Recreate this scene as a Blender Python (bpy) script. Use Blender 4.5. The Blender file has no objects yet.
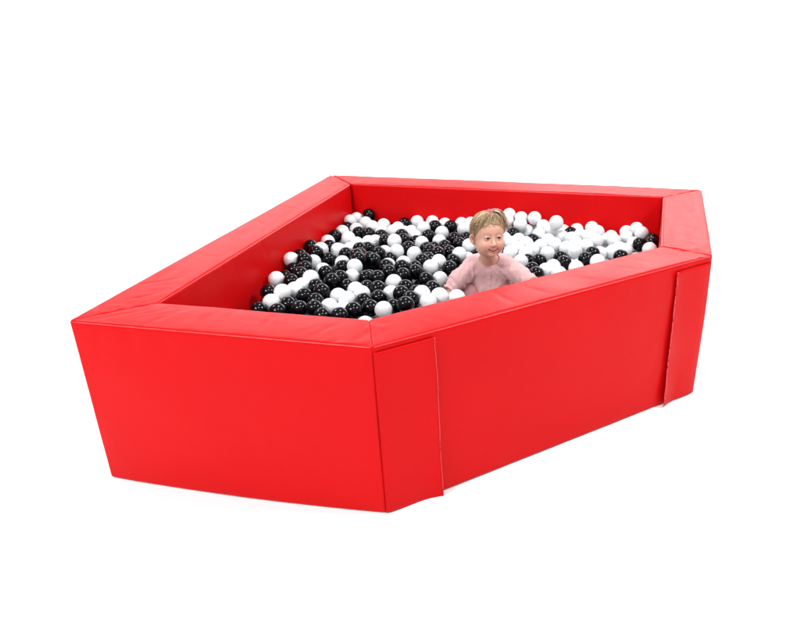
import bpy, bmesh, math, random
import numpy as np
from mathutils import Vector, Matrix, noise

# ------------------------------------------------------------------ camera
scn = bpy.context.scene
cam_d = bpy.data.cameras.new('camera'); cam = bpy.data.objects.new('camera', cam_d)
scn.collection.objects.link(cam); scn.camera = cam
cam_d.sensor_fit = 'HORIZONTAL'; cam_d.sensor_width = 36
cam_d.lens = 753.126 / 800 * 36
cam_d.shift_x = (400 - 489.265) / 800
cam_d.shift_y = (355.756 - 320) / 800
cam_d.clip_start = .05; cam_d.clip_end = 3000
RM = Matrix(((0.9776234758321073, -0.08349950647825509, 0.1930807393808009),
             (0.2101341394807914, 0.43037510382805344, -0.8778501657057767),
             (-0.009797087659922703, 0.8987797852771723, 0.43829090185686465)))
cam.matrix_world = Matrix.Translation((1.78, -3.9871, 1.5361)) @ RM.to_4x4()

# ------------------------------------------------------------------ studio light
w = bpy.data.worlds.new('World'); scn.world = w; w.use_nodes = True
bg = w.node_tree.nodes['Background']; bg.inputs['Color'].default_value = (.97, .985, 1, 1)
bg.inputs['Strength'].default_value = .45
scn.view_settings.view_transform = 'Standard'; scn.view_settings.look = 'None'
scn.view_settings.gamma = 1; scn.view_settings.exposure = .04

def area(name, loc, target, sx, sy, power, col=(1, 1, 1)):
    d = bpy.data.lights.new(name, 'AREA'); d.shape = 'RECTANGLE'; d.size = sx; d.size_y = sy
    d.energy = power; d.color = col
    o = bpy.data.objects.new(name, d); scn.collection.objects.link(o); o.location = loc
    o.rotation_euler = (Vector(target) - Vector(loc)).to_track_quat('-Z', 'Y').to_euler()
    return o
area('ceiling_softbox', (-.7, -4.6, 3.5), (.7, -1.5, .2), 1.3, .6, 132)
area('ceiling_softbox', (1.9, -3.4, 4.2), (1.2, -1.2, .2), 1.3, .5, 46)
area('ceiling_softbox', (.9, -.6, 3.9), (1.2, -.6, .3), 1.3, .5, 62)
area('ceiling_softbox', (3.9, -1.2, 3.4), (1.0, -1., .3), 1.2, .5, 85)
area('ceiling_softbox', (-2.6, -.2, 3.6), (.4, -1., .0), 1.2, .6, 56)
area('rim_softbox', (1.9, 4.3, 2.9), (1.4, -1.1, .6), 3.4, 1.0, 75)  # added unseen lamp, no window: its reflection brightens the right rim tops
area('rim_softbox', (-3.0, 4.2, 3.3), (.3, -1.4, .6), 2.6, 1.0, 25)  # second added lamp, lightens the left and front rim tops
# strip lights added out of view to wash the backdrop white
area('backdrop_strip', (-5.2, 2.4, 4.6), (-5.6, 6.2, .6), 7.5, .7, 330)
area('backdrop_strip', (4.8, 2.4, 4.6), (5.2, 6.2, .6), 6.5, .7, 300)

# ------------------------------------------------------------------ helpers
COL = scn.collection
def link(o, parent=None):
    COL.objects.link(o)
    if parent is not None: o.parent = parent
    return o
def tag(o, label=None, cat=None, group=None, kind=None):
    for k, v in (('label', label), ('category', cat), ('group', group), ('kind', kind)):
        if v: o[k] = v
    return o
def mesh_obj(name, V, F, mat, parent=None, smooth=True, cols=None):
    me = bpy.data.meshes.new(name)
    me.from_pydata([tuple(v) for v in V], [], [tuple(int(i) for i in f) for f in F])
    if smooth: me.polygons.foreach_set('use_smooth', [True] * len(me.polygons))
    if mat: me.materials.append(mat)
    if cols is not None:
        a = me.color_attributes.new('Col', 'FLOAT_COLOR', 'POINT')
        c = np.ones((len(V), 4), np.float32); c[:, :3] = cols; a.data.foreach_set('color', c.ravel())
    me.validate(); me.update()
    return link(bpy.data.objects.new(name, me), parent)
def fast_mesh(name, V, F, mat):
    """triangle / quad numpy arrays straight into a mesh"""
    me = bpy.data.meshes.new(name); V = np.asarray(V, np.float32); F = np.asarray(F, np.int32); k = F.shape[1]
    me.vertices.add(len(V)); me.vertices.foreach_set('co', V.ravel())
    me.loops.add(F.size); me.loops.foreach_set('vertex_index', F.ravel())
    me.polygons.add(len(F)); me.polygons.foreach_set('loop_start', np.arange(len(F), dtype=np.int32) * k)
    me.polygons.foreach_set('loop_total', np.full(len(F), k, np.int32))
    me.update(calc_edges=True); me.polygons.foreach_set('use_smooth', np.ones(len(F), bool))
    if mat: me.materials.append(mat)
    return me
def tube(pts, rad, n=6, closed=False):
    P = [Vector(p) for p in pts]; V = []; F = []; N = len(P)
    up = Vector((0, 0, 1))
    for i, p in enumerate(P):
        a = P[(i - 1) % N] if (closed or i > 0) else p
        b = P[(i + 1) % N] if (closed or i < N - 1) else p
        t = (b - a).normalized()
        s = t.cross(up)
        if s.length < 1e-3: s = t.cross(Vector((1, 0, 0)))
        s.normalize(); q = s.cross(t)
        r = rad[i] if hasattr(rad, '__len__') else rad
        for k in range(n):
            an = 2 * math.pi * k / n
            V.append(p + (s * math.cos(an) + q * math.sin(an)) * r)
    for i in range(N if closed else N - 1):
        j = (i + 1) % N
        for k in range(n):
            F.append((i * n + k, i * n + (k + 1) % n, j * n + (k + 1) % n, j * n + k))
    if not closed:
        F.append(tuple(range(n))[::-1]); F.append(tuple((N - 1) * n + k for k in range(n)))
    return V, F

# ------------------------------------------------------------------ materials
def mat(name, base, rough, spec=.5, attr=None, coat=0):
    m = bpy.data.materials.new(name); m.use_nodes = True; nt = m.node_tree; b = nt.nodes['Principled BSDF']
    b.inputs['Base Color'].default_value = (*base, 1); b.inputs['Roughness'].default_value = rough
    b.inputs['Specular IOR Level'].default_value = spec
    b.inputs['Coat Weight'].default_value = coat
    if attr:
        a = nt.nodes.new('ShaderNodeVertexColor'); a.layer_name = attr
        nt.links.new(a.outputs['Color'], b.inputs['Base Color'])
    return m, nt, b
def add_bump(nt, b, layers):
    """layers: (scale, strength, distance, (sx,sy,sz)) noise bumps chained on object coordinates"""
    tc = nt.nodes.new('ShaderNodeTexCoord'); prev = None
    for sc, st, di, s3 in layers:
        mp = nt.nodes.new('ShaderNodeMapping'); mp.inputs['Scale'].default_value = s3
        n = nt.nodes.new('ShaderNodeTexNoise'); n.inputs['Scale'].default_value = sc; n.inputs['Detail'].default_value = 3
        bp = nt.nodes.new('ShaderNodeBump'); bp.inputs['Strength'].default_value = st; bp.inputs['Distance'].default_value = di
        nt.links.new(tc.outputs['Object'], mp.inputs[0]); nt.links.new(mp.outputs[0], n.inputs['Vector'])
        nt.links.new(n.outputs['Fac'], bp.inputs['Height'])
        if prev: nt.links.new(prev.outputs[0], bp.inputs['Normal'])
        prev = bp
    nt.links.new(prev.outputs[0], b.inputs['Normal'])
def vary(nt, b, base, amt, scale):
    tc = nt.nodes.new('ShaderNodeTexCoord'); n = nt.nodes.new('ShaderNodeTexNoise')
    n.inputs['Scale'].default_value = scale; n.inputs['Detail'].default_value = 5
    mx = nt.nodes.new('ShaderNodeMix'); mx.data_type = 'RGBA'
    mx.inputs[6].default_value = (*[c * (1 - amt) for c in base], 1); mx.inputs[7].default_value = (*[min(1, c * (1 + amt)) for c in base], 1)
    nt.links.new(tc.outputs['Object'], n.inputs['Vector']); nt.links.new(n.outputs['Fac'], mx.inputs[0])
    nt.links.new(mx.outputs[2], b.inputs['Base Color'])

RED = (.60, .0035, .0050)
M_red, nt, b = mat('red_vinyl', RED, .36, .09); vary(nt, b, RED, .06, 3)
add_bump(nt, b, [(3.5, .35, .01, (1, 1, 1)), (900, .12, .0004, (1, 1, 1))])
r_ = nt.nodes.new('ShaderNodeTexNoise'); r_.inputs['Scale'].default_value = 7; r_.inputs['Detail'].default_value = 4
mr = nt.nodes.new('ShaderNodeMapRange'); mr.inputs[3].default_value = .30; mr.inputs[4].default_value = .46
nt.links.new(r_.outputs['Fac'], mr.inputs[0]); nt.links.new(mr.outputs[0], b.inputs['Roughness'])
M_pipe, nt, b = mat('red_piping', (.66, .03, .032), .3, .6)
M_floor, nt, b = mat('studio_floor', (.96, .96, .96), .9, .1)
M_wb, nt, b = mat('white_plastic', (.66, .685, .70), .22, .5); vary(nt, b, (.69, .715, .73), .03, 20)
add_bump(nt, b, [(60, .08, .002, (1, 1, 1))])
oi = nt.nodes.new('ShaderNodeObjectInfo'); hs = nt.nodes.new('ShaderNodeHueSaturation'); mr = nt.nodes.new('ShaderNodeMapRange')
mr.inputs[3].default_value = .90; mr.inputs[4].default_value = 1.06
src = b.inputs['Base Color'].links[0].from_socket
nt.links.new(oi.outputs['Random'], mr.inputs[0]); nt.links.new(mr.outputs[0], hs.inputs['Value']); nt.links.new(src, hs.inputs['Color']); nt.links.new(hs.outputs[0], b.inputs['Base Color'])
M_bb, nt, b = mat('black_plastic', (.0018, .0021, .0038), .13, .24)
add_bump(nt, b, [(60, .08, .002, (1, 1, 1))])

# ------------------------------------------------------------------ floor
def sweep():
    X = np.linspace(-13, 16, 30); prof = [(y, 0) for y in np.linspace(-14, 4.6, 20)]
    R0 = 2.2
    prof += [(4.6 + R0 * math.sin(t), R0 - R0 * math.cos(t)) for t in np.linspace(.06, math.pi / 2, 16)] + [(6.8, z) for z in (2.8, 4, 5.5, 7)]
    V = [(x, y, z - .001) for x in X for y, z in prof]; n = len(prof)
    F = [(i * n + k, (i + 1) * n + k, (i + 1) * n + k + 1, i * n + k + 1) for i in range(len(X) - 1) for k in range(n - 1)]
    return V, F
V_, F_ = sweep()
fl = mesh_obj('floor', V_, F_, M_floor)
tag(fl, 'seamless bright white studio floor sweeping up behind the red ball pit', kind='structure')

# ------------------------------------------------------------------ the pit
H = .6; T = .1933
OUT = [Vector(p) for p in ((0, -2.1197), (1.0202, -2.1197), (2.029, -1.0815), (2.029, 0), (0, 0))]
INN = [Vector(p) for p in ((.1933, -1.9264), (.9385, -1.9264), (1.8357, -1.00305), (1.8357, -.1933), (.1933, -.1933))]
# how far each outer corner leans at the floor (soft foam)
FOOT = [Vector((-.004, .0)), Vector((0, -.002)), Vector((-.012, -.008)), Vector((0, 0)), Vector((0, 0))]
pit = link(bpy.data.objects.new('ball_pit', None)); pit.location = (1, -1.05, 0)
tag(pit, 'big five sided red padded vinyl ball pit with thick foam walls on white floor', 'ball pit')
PIT0 = Vector(pit.location)

GAP = [.0008, -.0017, .0002, .0030, .0070]
def axis(n, L, r):
    a = [0, r * .3, r * .65, r, r * 1.5] ; b = list(np.linspace(r * 2.2, L - r * 2.2, n))
    return a + b + [L - x for x in a[::-1]]

def wall(i, seed):
    j = (i + 1) % 5
    o0, o1, i0, i1 = OUT[i], OUT[j], INN[i], INN[j]; f0, f1 = FOOT[i], FOOT[j]
    L = (o1 - o0).length; r = .009; g0 = GAP[i]; g1 = GAP[j]
    dims = (L, T, H)
    A = [axis(int(L / .012), L, r), axis(10, T, r), axis(34, H, r)]
    idx = {}; V = []; F = []; N = []
    def vid(a, b_, c):
        k = (a, b_, c)
        if k not in idx:
            idx[k] = len(V); V.append((A[0][a], A[1][b_], A[2][c]))
        return idx[k]
    na, nb, nc = len(A[0]) - 1, len(A[1]) - 1, len(A[2]) - 1
    for a in range(na):
        for b_ in range(nb):
            F.append((vid(a, b_, 0), vid(a, b_ + 1, 0), vid(a + 1, b_ + 1, 0), vid(a + 1, b_, 0)))
            F.append((vid(a, b_, nc), vid(a + 1, b_, nc), vid(a + 1, b_ + 1, nc), vid(a, b_ + 1, nc)))
        for c in range(nc):
            F.append((vid(a, 0, c), vid(a + 1, 0, c), vid(a + 1, 0, c + 1), vid(a, 0, c + 1)))
            F.append((vid(a, nb, c), vid(a, nb, c + 1), vid(a + 1, nb, c + 1), vid(a + 1, nb, c)))
    for b_ in range(nb):
        for c in range(nc):
            F.append((vid(0, b_, c), vid(0, b_, c + 1), vid(0, b_ + 1, c + 1), vid(0, b_ + 1, c)))
            F.append((vid(na, b_, c), vid(na, b_ + 1, c), vid(na, b_ + 1, c + 1), vid(na, b_, c + 1)))
    def shape(q):
        c = [min(max(q[k], r), dims[k] - r) for k in range(3)]
        d = Vector(q) - Vector(c)
        n = d.normalized() if d.length > 1e-9 else Vector((0, 0, 0))
        p = Vector(c) + n * r
        u, ww, z = p.x / L, p.y / T, p.z / H
        # pillow: foam swells a little between the seams
        sw = lambda t: (max(0, 4 * t * (1 - t))) ** .5
        s = Vector((seed * 3.1, seed * 1.7, 0))
        n1 = noise.noise(Vector((p.x * 2.3, p.y * 2.3, p.z * 2.3)) + s); n2 = noise.noise(Vector((p.x * 9, p.y * 9, p.z * 6)) + s)
        face_y = abs(n.y) ** 2; face_z = max(0, n.z) ** 2
        k = ((.014 if i == 2 and n.y < 0 else .0045) * sw(u) * sw(z) + .0025 * n1 * sw(u) + .0007 * n2) * face_y
        kz = (.004 * sw(u) * sw(ww) + .0022 * n1 + .0008 * n2) * face_z
        # short gathers in the vinyl where the cover is pulled at the mitred ends
        e = min(p.x, L - p.x)
        ph = noise.noise(Vector((p.x * 6, p.y * 14, seed)) )
        kz += face_z * .0042 * math.exp(-e / .16) * math.sin(135 * (p.x * .6 + p.y * (1 if p.x < L / 2 else -1)) + 7 * ph) * sw(ww) * max(0, .35 + ph)
        for q_ in range(7):       # odd creases across the top and down the faces
            cx = L * ((seed * .37 + q_ * .618) % 1); sl = math.sin(seed * 5 + q_ * 2.4) * .9
            dd = (p.x - cx) - sl * (p.y - T * .5) + .010 * noise.noise(Vector((p.y * 14, q_, seed)))
            kz -= face_z * .0022 * math.exp(-(dd / .008) ** 2) * max(0, math.sin(math.pi * min(1, max(0, (ww - .1 * (q_ % 3)) * 1.3))))
            dd = (p.x - cx) - sl * .6 * (p.z - H * .8) + .02 * noise.noise(Vector((p.z * 8, q_, seed)))
            k -= face_y * .0013 * math.exp(-(dd / .016) ** 2) * math.exp(-((p.z - H * (.95 - .3 * (q_ % 3))) / .10) ** 2)
        k += face_y * .0012 * math.exp(-(H - p.z) / .05) * math.sin(70 * p.x + 9 * n1) * max(0, n1)
        p = p + Vector((0, n.y * k, n.z * kz))
        # mitre into plan
        ww = p.y / T
        uu = g0 / L + (p.x / L) * (1 - (g0 + g1) / L)
        a = o0.lerp(o1, uu); b2 = i0.lerp(i1, uu)
        xy = a + (b2 - a) * ww
        low = (1 - z)
        xy = xy + (f0 * (1 - uu) + f1 * uu) * low * (1 - ww * .5)
        if i == 0: xy = xy + Vector((0, -.017 * max(0, 4 * uu * (1 - uu)) ** .8 * min(1, max(0, low)) ** 1.5 * max(0, 1 - ww)))   # the front block sags outwards at its foot
        return Vector((xy.x, xy.y, p.z)) - PIT0
    ob = mesh_obj('foam_wall', [shape(v) for v in V], F, M_red, pit)
    # piping along the long top edges and across the mitres
    def edge(pts, rad=.0022):
        path = []
        for (x0, y0, z0), (x1, y1, z1) in zip(pts[:-1], pts[1:]):
            n = max(3, int(math.dist((x0, y0, z0), (x1, y1, z1)) / .012))
            for k in range(n): path.append((x0 + (x1 - x0) * k / n, y0 + (y1 - y0) * k / n, z0 + (z1 - z0) * k / n))
        path.append(pts[-1])
        out = []
        for q in path:
            v = shape(q); out.append(v)
        return out
    e_ = .0004
    for yy in (0, T):
        zz = H - r * .35
        V2, F2 = tube(edge([(r, yy, zz), (L - r, yy, zz)]), .0018)
        mesh_obj('piping', V2, F2, M_pipe, ob)
    return ob, shape, L
walls = [wall(i, i + 1) for i in range(5)]
for k, (t) in enumerate(('front left foam wall, broad red face towards the camera', 'angled front right foam wall with an overlapping flap at each end',
                        'short right end foam wall', 'long back foam wall', 'long left foam wall running to the back corner')):
    walls[k][0]['label'] = t

# overlapping vinyl flaps that tie the angled wall to its neighbours
def flap(parent, a0, a1, free, seed, ztop):
    B, Cc = OUT[1], OUT[2]; d = (Cc - B).normalized(); n = Vector((d.y, -d.x)); LL = (Cc - B).length
    nu, nv = 34, 60; V = []; F = []
    for side in (0, 1):
        for a in range(nu + 1):
            for c in range(nv + 1):
                u = a / nu; v = c / nv
                fr = u if free == 1 else 1 - u          # 1 at the loose edge
                x = a0 + (a1 - a0) * u; z = .004 + (ztop - .004) * v
                wv = noise.noise(Vector((seed, z * 9, 0))) * .0035 + noise.noise(Vector((seed, z * 26, 3))) * .0026 + noise.noise(Vector((seed, z * 70, 8))) * .0022
                x += wv * fr ** 6 * (.45 if free == 1 else 1.2)
                off = .0012 + .0025 * min(1, fr * 6) + .0042 * math.sin(math.pi * min(1, max(0, z / H))) + .0016 * noise.noise(Vector((x * 9, z * 4, seed)))
                off += (.006 + .014 * (1 - v) ** 3 + .006 * noise.noise(Vector((seed + 5, z * 8, 0)))) * max(0, fr - .55) ** 2 * 4
                off += (.006 if side else 0) * .45
                xy = B + d * x + n * off
                t = x / LL
                xy = xy + (FOOT[1] * (1 - t) + FOOT[2] * t) * (1 - z / H)
                z2 = z - (.010 * (1 - v) * fr if free == 1 else 0)
                z2 = max(z2, .0005)
                V.append(Vector((xy.x, xy.y, z2)) - PIT0)
    w_ = (nu + 1) * (nv + 1); I = lambda s, a, c: s * w_ + a * (nv + 1) + c
    for a in range(nu):
        for c in range(nv):
            F.append((I(1, a, c), I(1, a + 1, c), I(1, a + 1, c + 1), I(1, a, c + 1)))
            F.append((I(0, a, c), I(0, a, c + 1), I(0, a + 1, c + 1), I(0, a + 1, c)))
    for a in range(nu):
        F.append((I(0, a, 0), I(0, a + 1, 0), I(1, a + 1, 0), I(1, a, 0))); F.append((I(0, a, nv), I(1, a, nv), I(1, a + 1, nv), I(0, a + 1, nv)))
    for c in range(nv):
        F.append((I(0, 0, c), I(1, 0, c), I(1, 0, c + 1), I(0, 0, c + 1))); F.append((I(0, nu, c), I(0, nu, c + 1), I(1, nu, c + 1), I(1, nu, c)))
    o = mesh_obj('corner_flap', V, F, M_red, parent)
    # stitched hem along the loose edge
    a = nu if free == 1 else 0
    path = [V[I(1, a, c)] for c in range(nv + 1)]
    V2, F2 = tube(path, .0015 if free == 1 else .0024, 6); mesh_obj('hem', V2, F2, M_pipe, o)
    a2 = int(nu * (.87 if free == 1 else .13))
    return o
flap(walls[0][0], .0005, .203, 1, 2.3, .580)
flap(walls[2][0], 1.252, 1.444, 0, 7.9, .574)
BALLS = [  # x, y, z in mm, W white / B black
 (697,-1481,428,'B'),(744,-1425,420,'B'),(808,-1452,428,'W'),(500,-1218,439,'B'),(889,-1425,444,'B'),(365,-1401,449,'W'),
 (964,-983,378,'W'),(1121,-795,422,'W'),(929,-918,420,'B'),(1052,-804,419,'B'),(248,-1222,432,'W'),(993,-844,405,'B'),
 (1227,-792,426,'W'),(504,-1334,436,'B'),(569,-904,429,'B'),(847,-937,426,'W'),(543,-1496,431,'B'),(1154,-650,420,'W'),
 (803,-1025,432,'B'),(1449,-583,422,'W'),(475,-1484,418,'B'),(1333,-387,499,'W'),(625,-1371,426,'W'),(919,-1044,413,'W'),
 (361,-925,428,'B'),(525,-1025,439,'W'),(737,-1312,417,'B'),(345,-1462,428,'W'),(983,-1280,431,'W'),(446,-1372,427,'B'),
 (941,-595,424,'W'),(825,-1285,432,'B'),(955,-1346,431,'W'),(666,-1124,430,'B'),(873,-1095,425,'B'),(418,-1093,425,'B'),
 (1069,-300,471,'W'),(748,-1151,426,'W'),(1143,-327,463,'W'),(387,-1337,436,'W'),(767,-1084,434,'B'),(1156,-727,376,'W'),
 (1206,-266,481,'W'),(1070,-746,354,'W'),(1744,-474,438,'B'),(1537,-448,437,'W'),(713,-750,420,'W'),(272,-1344,420,'B'),
 (412,-1454,419,'B'),(1327,-637,420,'W'),(999,-763,315,'B'),(572,-1425,412,'W'),(621,-733,421,'W'),(1321,-938,425,'B'),
 (230,-1036,456,'W'),(1227,-845,376,'W'),(698,-1063,436,'B'),(575,-628,436,'W'),(703,-1223,422,'B'),(1340,-493,421,'W'),
 (1067,-713,292,'W'),(298,-921,454,'B'),(1510,-692,422,'B'),(914,-1291,441,'W'),(667,-1543,429,'B'),(698,-1370,423,'B'),
 (887,-1355,440,'B'),(926,-730,423,'W'),(1747,-327,448,'W'),(1418,-753,419,'B'),(665,-1308,429,'W'),(397,-1203,441,'W'),
 (298,-1046,462,'B'),(1618,-400,427,'W'),(863,-861,427,'W'),(324,-1529,421,'B'),(519,-957,449,'B'),(769,-294,421,'B'),
 (1307,-767,426,'B'),(848,-330,423,'W'),(979,-913,372,'B'),(313,-570,419,'W'),(534,-1088,413,'W'),(325,-1241,433,'B'),
 (603,-1095,415,'B'),(342,-775,424,'W'),(571,-1328,419,'W'),(405,-1529,420,'B'),(235,-555,420,'B'),(507,-1406,423,'B'),
 (939,-1226,439,'B'),(1495,-513,427,'W'),(1675,-314,420,'W'),(458,-997,421,'B'),(1621,-526,411,'W'),(870,-265,436,'W'),
 (917,-812,416,'B'),(337,-1173,442,'B'),(738,-1006,442,'B'),(697,-463,418,'B'),(1247,-595,423,'W'),(751,-400,420,'W'),
 (1068,-589,413,'W'),(1084,-443,420,'W'),(768,-1249,414,'W'),(457,-1283,435,'B'),(297,-230,444,'B'),(1012,-535,424,'W'),
 (641,-354,425,'W'),(1353,-876,422,'W'),(312,-985,433,'W'),(796,-891,436,'B'),(1402,-531,418,'W'),(399,-815,419,'B'),
 (832,-763,432,'B'),(548,-782,420,'B'),(568,-230,420,'W'),(565,-1212,416,'B'),(230,-824,449,'B'),(335,-483,420,'B'),
 (515,-589,420,'B'),(1302,-349,449,'W'),(1680,-559,431,'W'),(595,-1542,422,'B'),(691,-556,411,'W'),(398,-509,426,'B'),
 (884,-555,416,'B'),(327,-1107,446,'B'),(932,-412,412,'B'),(1049,-1259,420,'W'),(1249,-390,435,'W'),(508,-1150,429,'B'),
 (1290,-847,413,'B'),(661,-673,420,'B'),(1495,-392,440,'W'),(1530,-292,434,'W'),(654,-978,430,'B'),(835,-473,415,'B'),
 (493,-402,415,'W'),(1131,-509,421,'W'),(625,-844,418,'B'),(1173,-283,417,'W'),(686,-300,419,'B'),(1535,-627,429,'B'),
 (1278,-528,419,'W'),(389,-1269,430,'W'),(810,-1184,420,'B'),(618,-1257,423,'W'),(1567,-732,427,'W'),(230,-330,435,'W'),
 (1720,-265,451,'W'),(1228,-663,419,'W'),(438,-619,419,'W'),(1151,-678,303,'W'),(868,-693,417,'B'),(363,-361,419,'W'),
 (1069,-731,423,'W'),(304,-302,420,'W'),(823,-1385,412,'B'),(1440,-470,426,'W'),(597,-563,423,'B'),(1135,-252,474,'W'),
 (1363,-358,416,'W'),(950,-322,423,'W'),(265,-1088,428,'B'),(776,-537,419,'W'),(292,-853,449,'W'),(1178,-584,422,'W'),
 (780,-719,426,'B'),(1799,-434,432,'B'),(1395,-687,419,'B'),(1480,-813,420,'W'),(1068,-230,482,'W'),(509,-265,416,'B'),
 (1004,-379,425,'W'),(903,-488,424,'B'),(406,-306,416,'W'),(1256,-298,450,'W'),(1791,-525,432,'W'),(442,-749,425,'B'),
 (1411,-407,427,'W'),(1116,-378,425,'B'),(1377,-811,418,'W'),(1664,-627,422,'B'),(1042,-666,422,'W'),(243,-476,420,'W'),
 (1207,-521,426,'W'),(622,-443,407,'W'),(987,-260,420,'W'),(456,-684,408,'B'),(639,-1447,412,'W'),(1496,-230,434,'W'),
 (1562,-565,411,'W'),(1006,-450,420,'W'),(278,-724,420,'B'),(237,-650,420,'W'),(819,-591,410,'B'),(653,-230,424,'W'),
 (1587,-339,413,'W'),(643,-1190,408,'B'),(1301,-434,420,'W'),(1226,-455,422,'B'),(1415,-909,423,'W'),(429,-934,418,'W'),
 (1714,-390,413,'W'),(425,-391,408,'W'),(1448,-342,426,'W'),(299,-424,421,'W'),(230,-240,423,'W'),(1083,-649,315,'W'),
 (448,-465,405,'B'),(370,-607,405,'W'),(447,-552,403,'W'),(570,-499,425,'B'),(1670,-230,422,'W'),(707,-893,420,'W'),
 (811,-230,422,'W'),(1156,-442,417,'W'),(1420,-231,420,'W'),(378,-1037,415,'W'),(487,-896,443,'B'),(1058,-262,414,'W'),
 (1000,-619,393,'B'),(724,-241,417,'W'),(1799,-365,429,'B'),(378,-716,411,'W'),(230,-946,443,'B'),(952,-676,383,'W'),
 (781,-956,424,'B'),(1396,-296,419,'B'),(558,-424,418,'W'),(1251,-728,409,'B'),(732,-610,400,'B'),(646,-507,398,'B'),
 (255,-1155,414,'B'),(1352,-230,410,'W'),(804,-824,422,'B'),(784,-652,417,'B'),(494,-333,411,'W'),(237,-395,414,'B'),
 (554,-714,405,'W'),(1007,-734,382,'B'),(1264,-908,365,'W'),(870,-1229,417,'B'),(526,-849,416,'B'),(574,-357,403,'W'),
 (1650,-463,408,'W'),(966,-831,335,'B'),(509,-795,361,'B'),(1597,-269,405,'W'),(469,-812,419,'B'),(838,-1055,378,'B'),
 (639,-912,412,'W'),(1013,-672,350,'W'),(946,-769,359,'B'),(916,-1031,338,'W'),(932,-771,292,'W'),(246,-524,359,'W'),
 (1115,-602,364,'W'),(783,-1587,420,'W'),(1223,-230,425,'W'),(588,-874,366,'B'),(588,-1025,395,'B'),(1565,-295,335,'W'),
 (392,-868,369,'W'),(1067,-500,369,'B'),(961,-465,370,'W'),(963,-536,376,'W'),(1030,-337,371,'W'),(663,-1356,362,'B'),
 (869,-786,358,'W'),(612,-649,374,'B'),(768,-900,322,'W'),(913,-234,389,'W'),(955,-947,302,'B'),(477,-894,370,'B'),
 (1460,-535,363,'W'),(1577,-461,373,'W'),(506,-1254,379,'B'),(723,-936,361,'B'),(323,-844,378,'W'),(741,-1357,353,'W'),
 (1470,-610,362,'W'),(962,-562,290,'B'),(1215,-779,325,'W'),(1376,-462,367,'W'),(1451,-677,376,'W'),(438,-246,378,'B'),
 (1219,-709,338,'W'),(346,-257,390,'B'),(862,-842,317,'W'),(1700,-363,346,'W'),(856,-1178,363,'W'),(1121,-236,408,'W'),
 (729,-332,371,'B'),(878,-937,330,'B'),(1076,-360,321,'W'),(351,-1265,372,'W'),(1092,-682,376,'W'),
]
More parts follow.
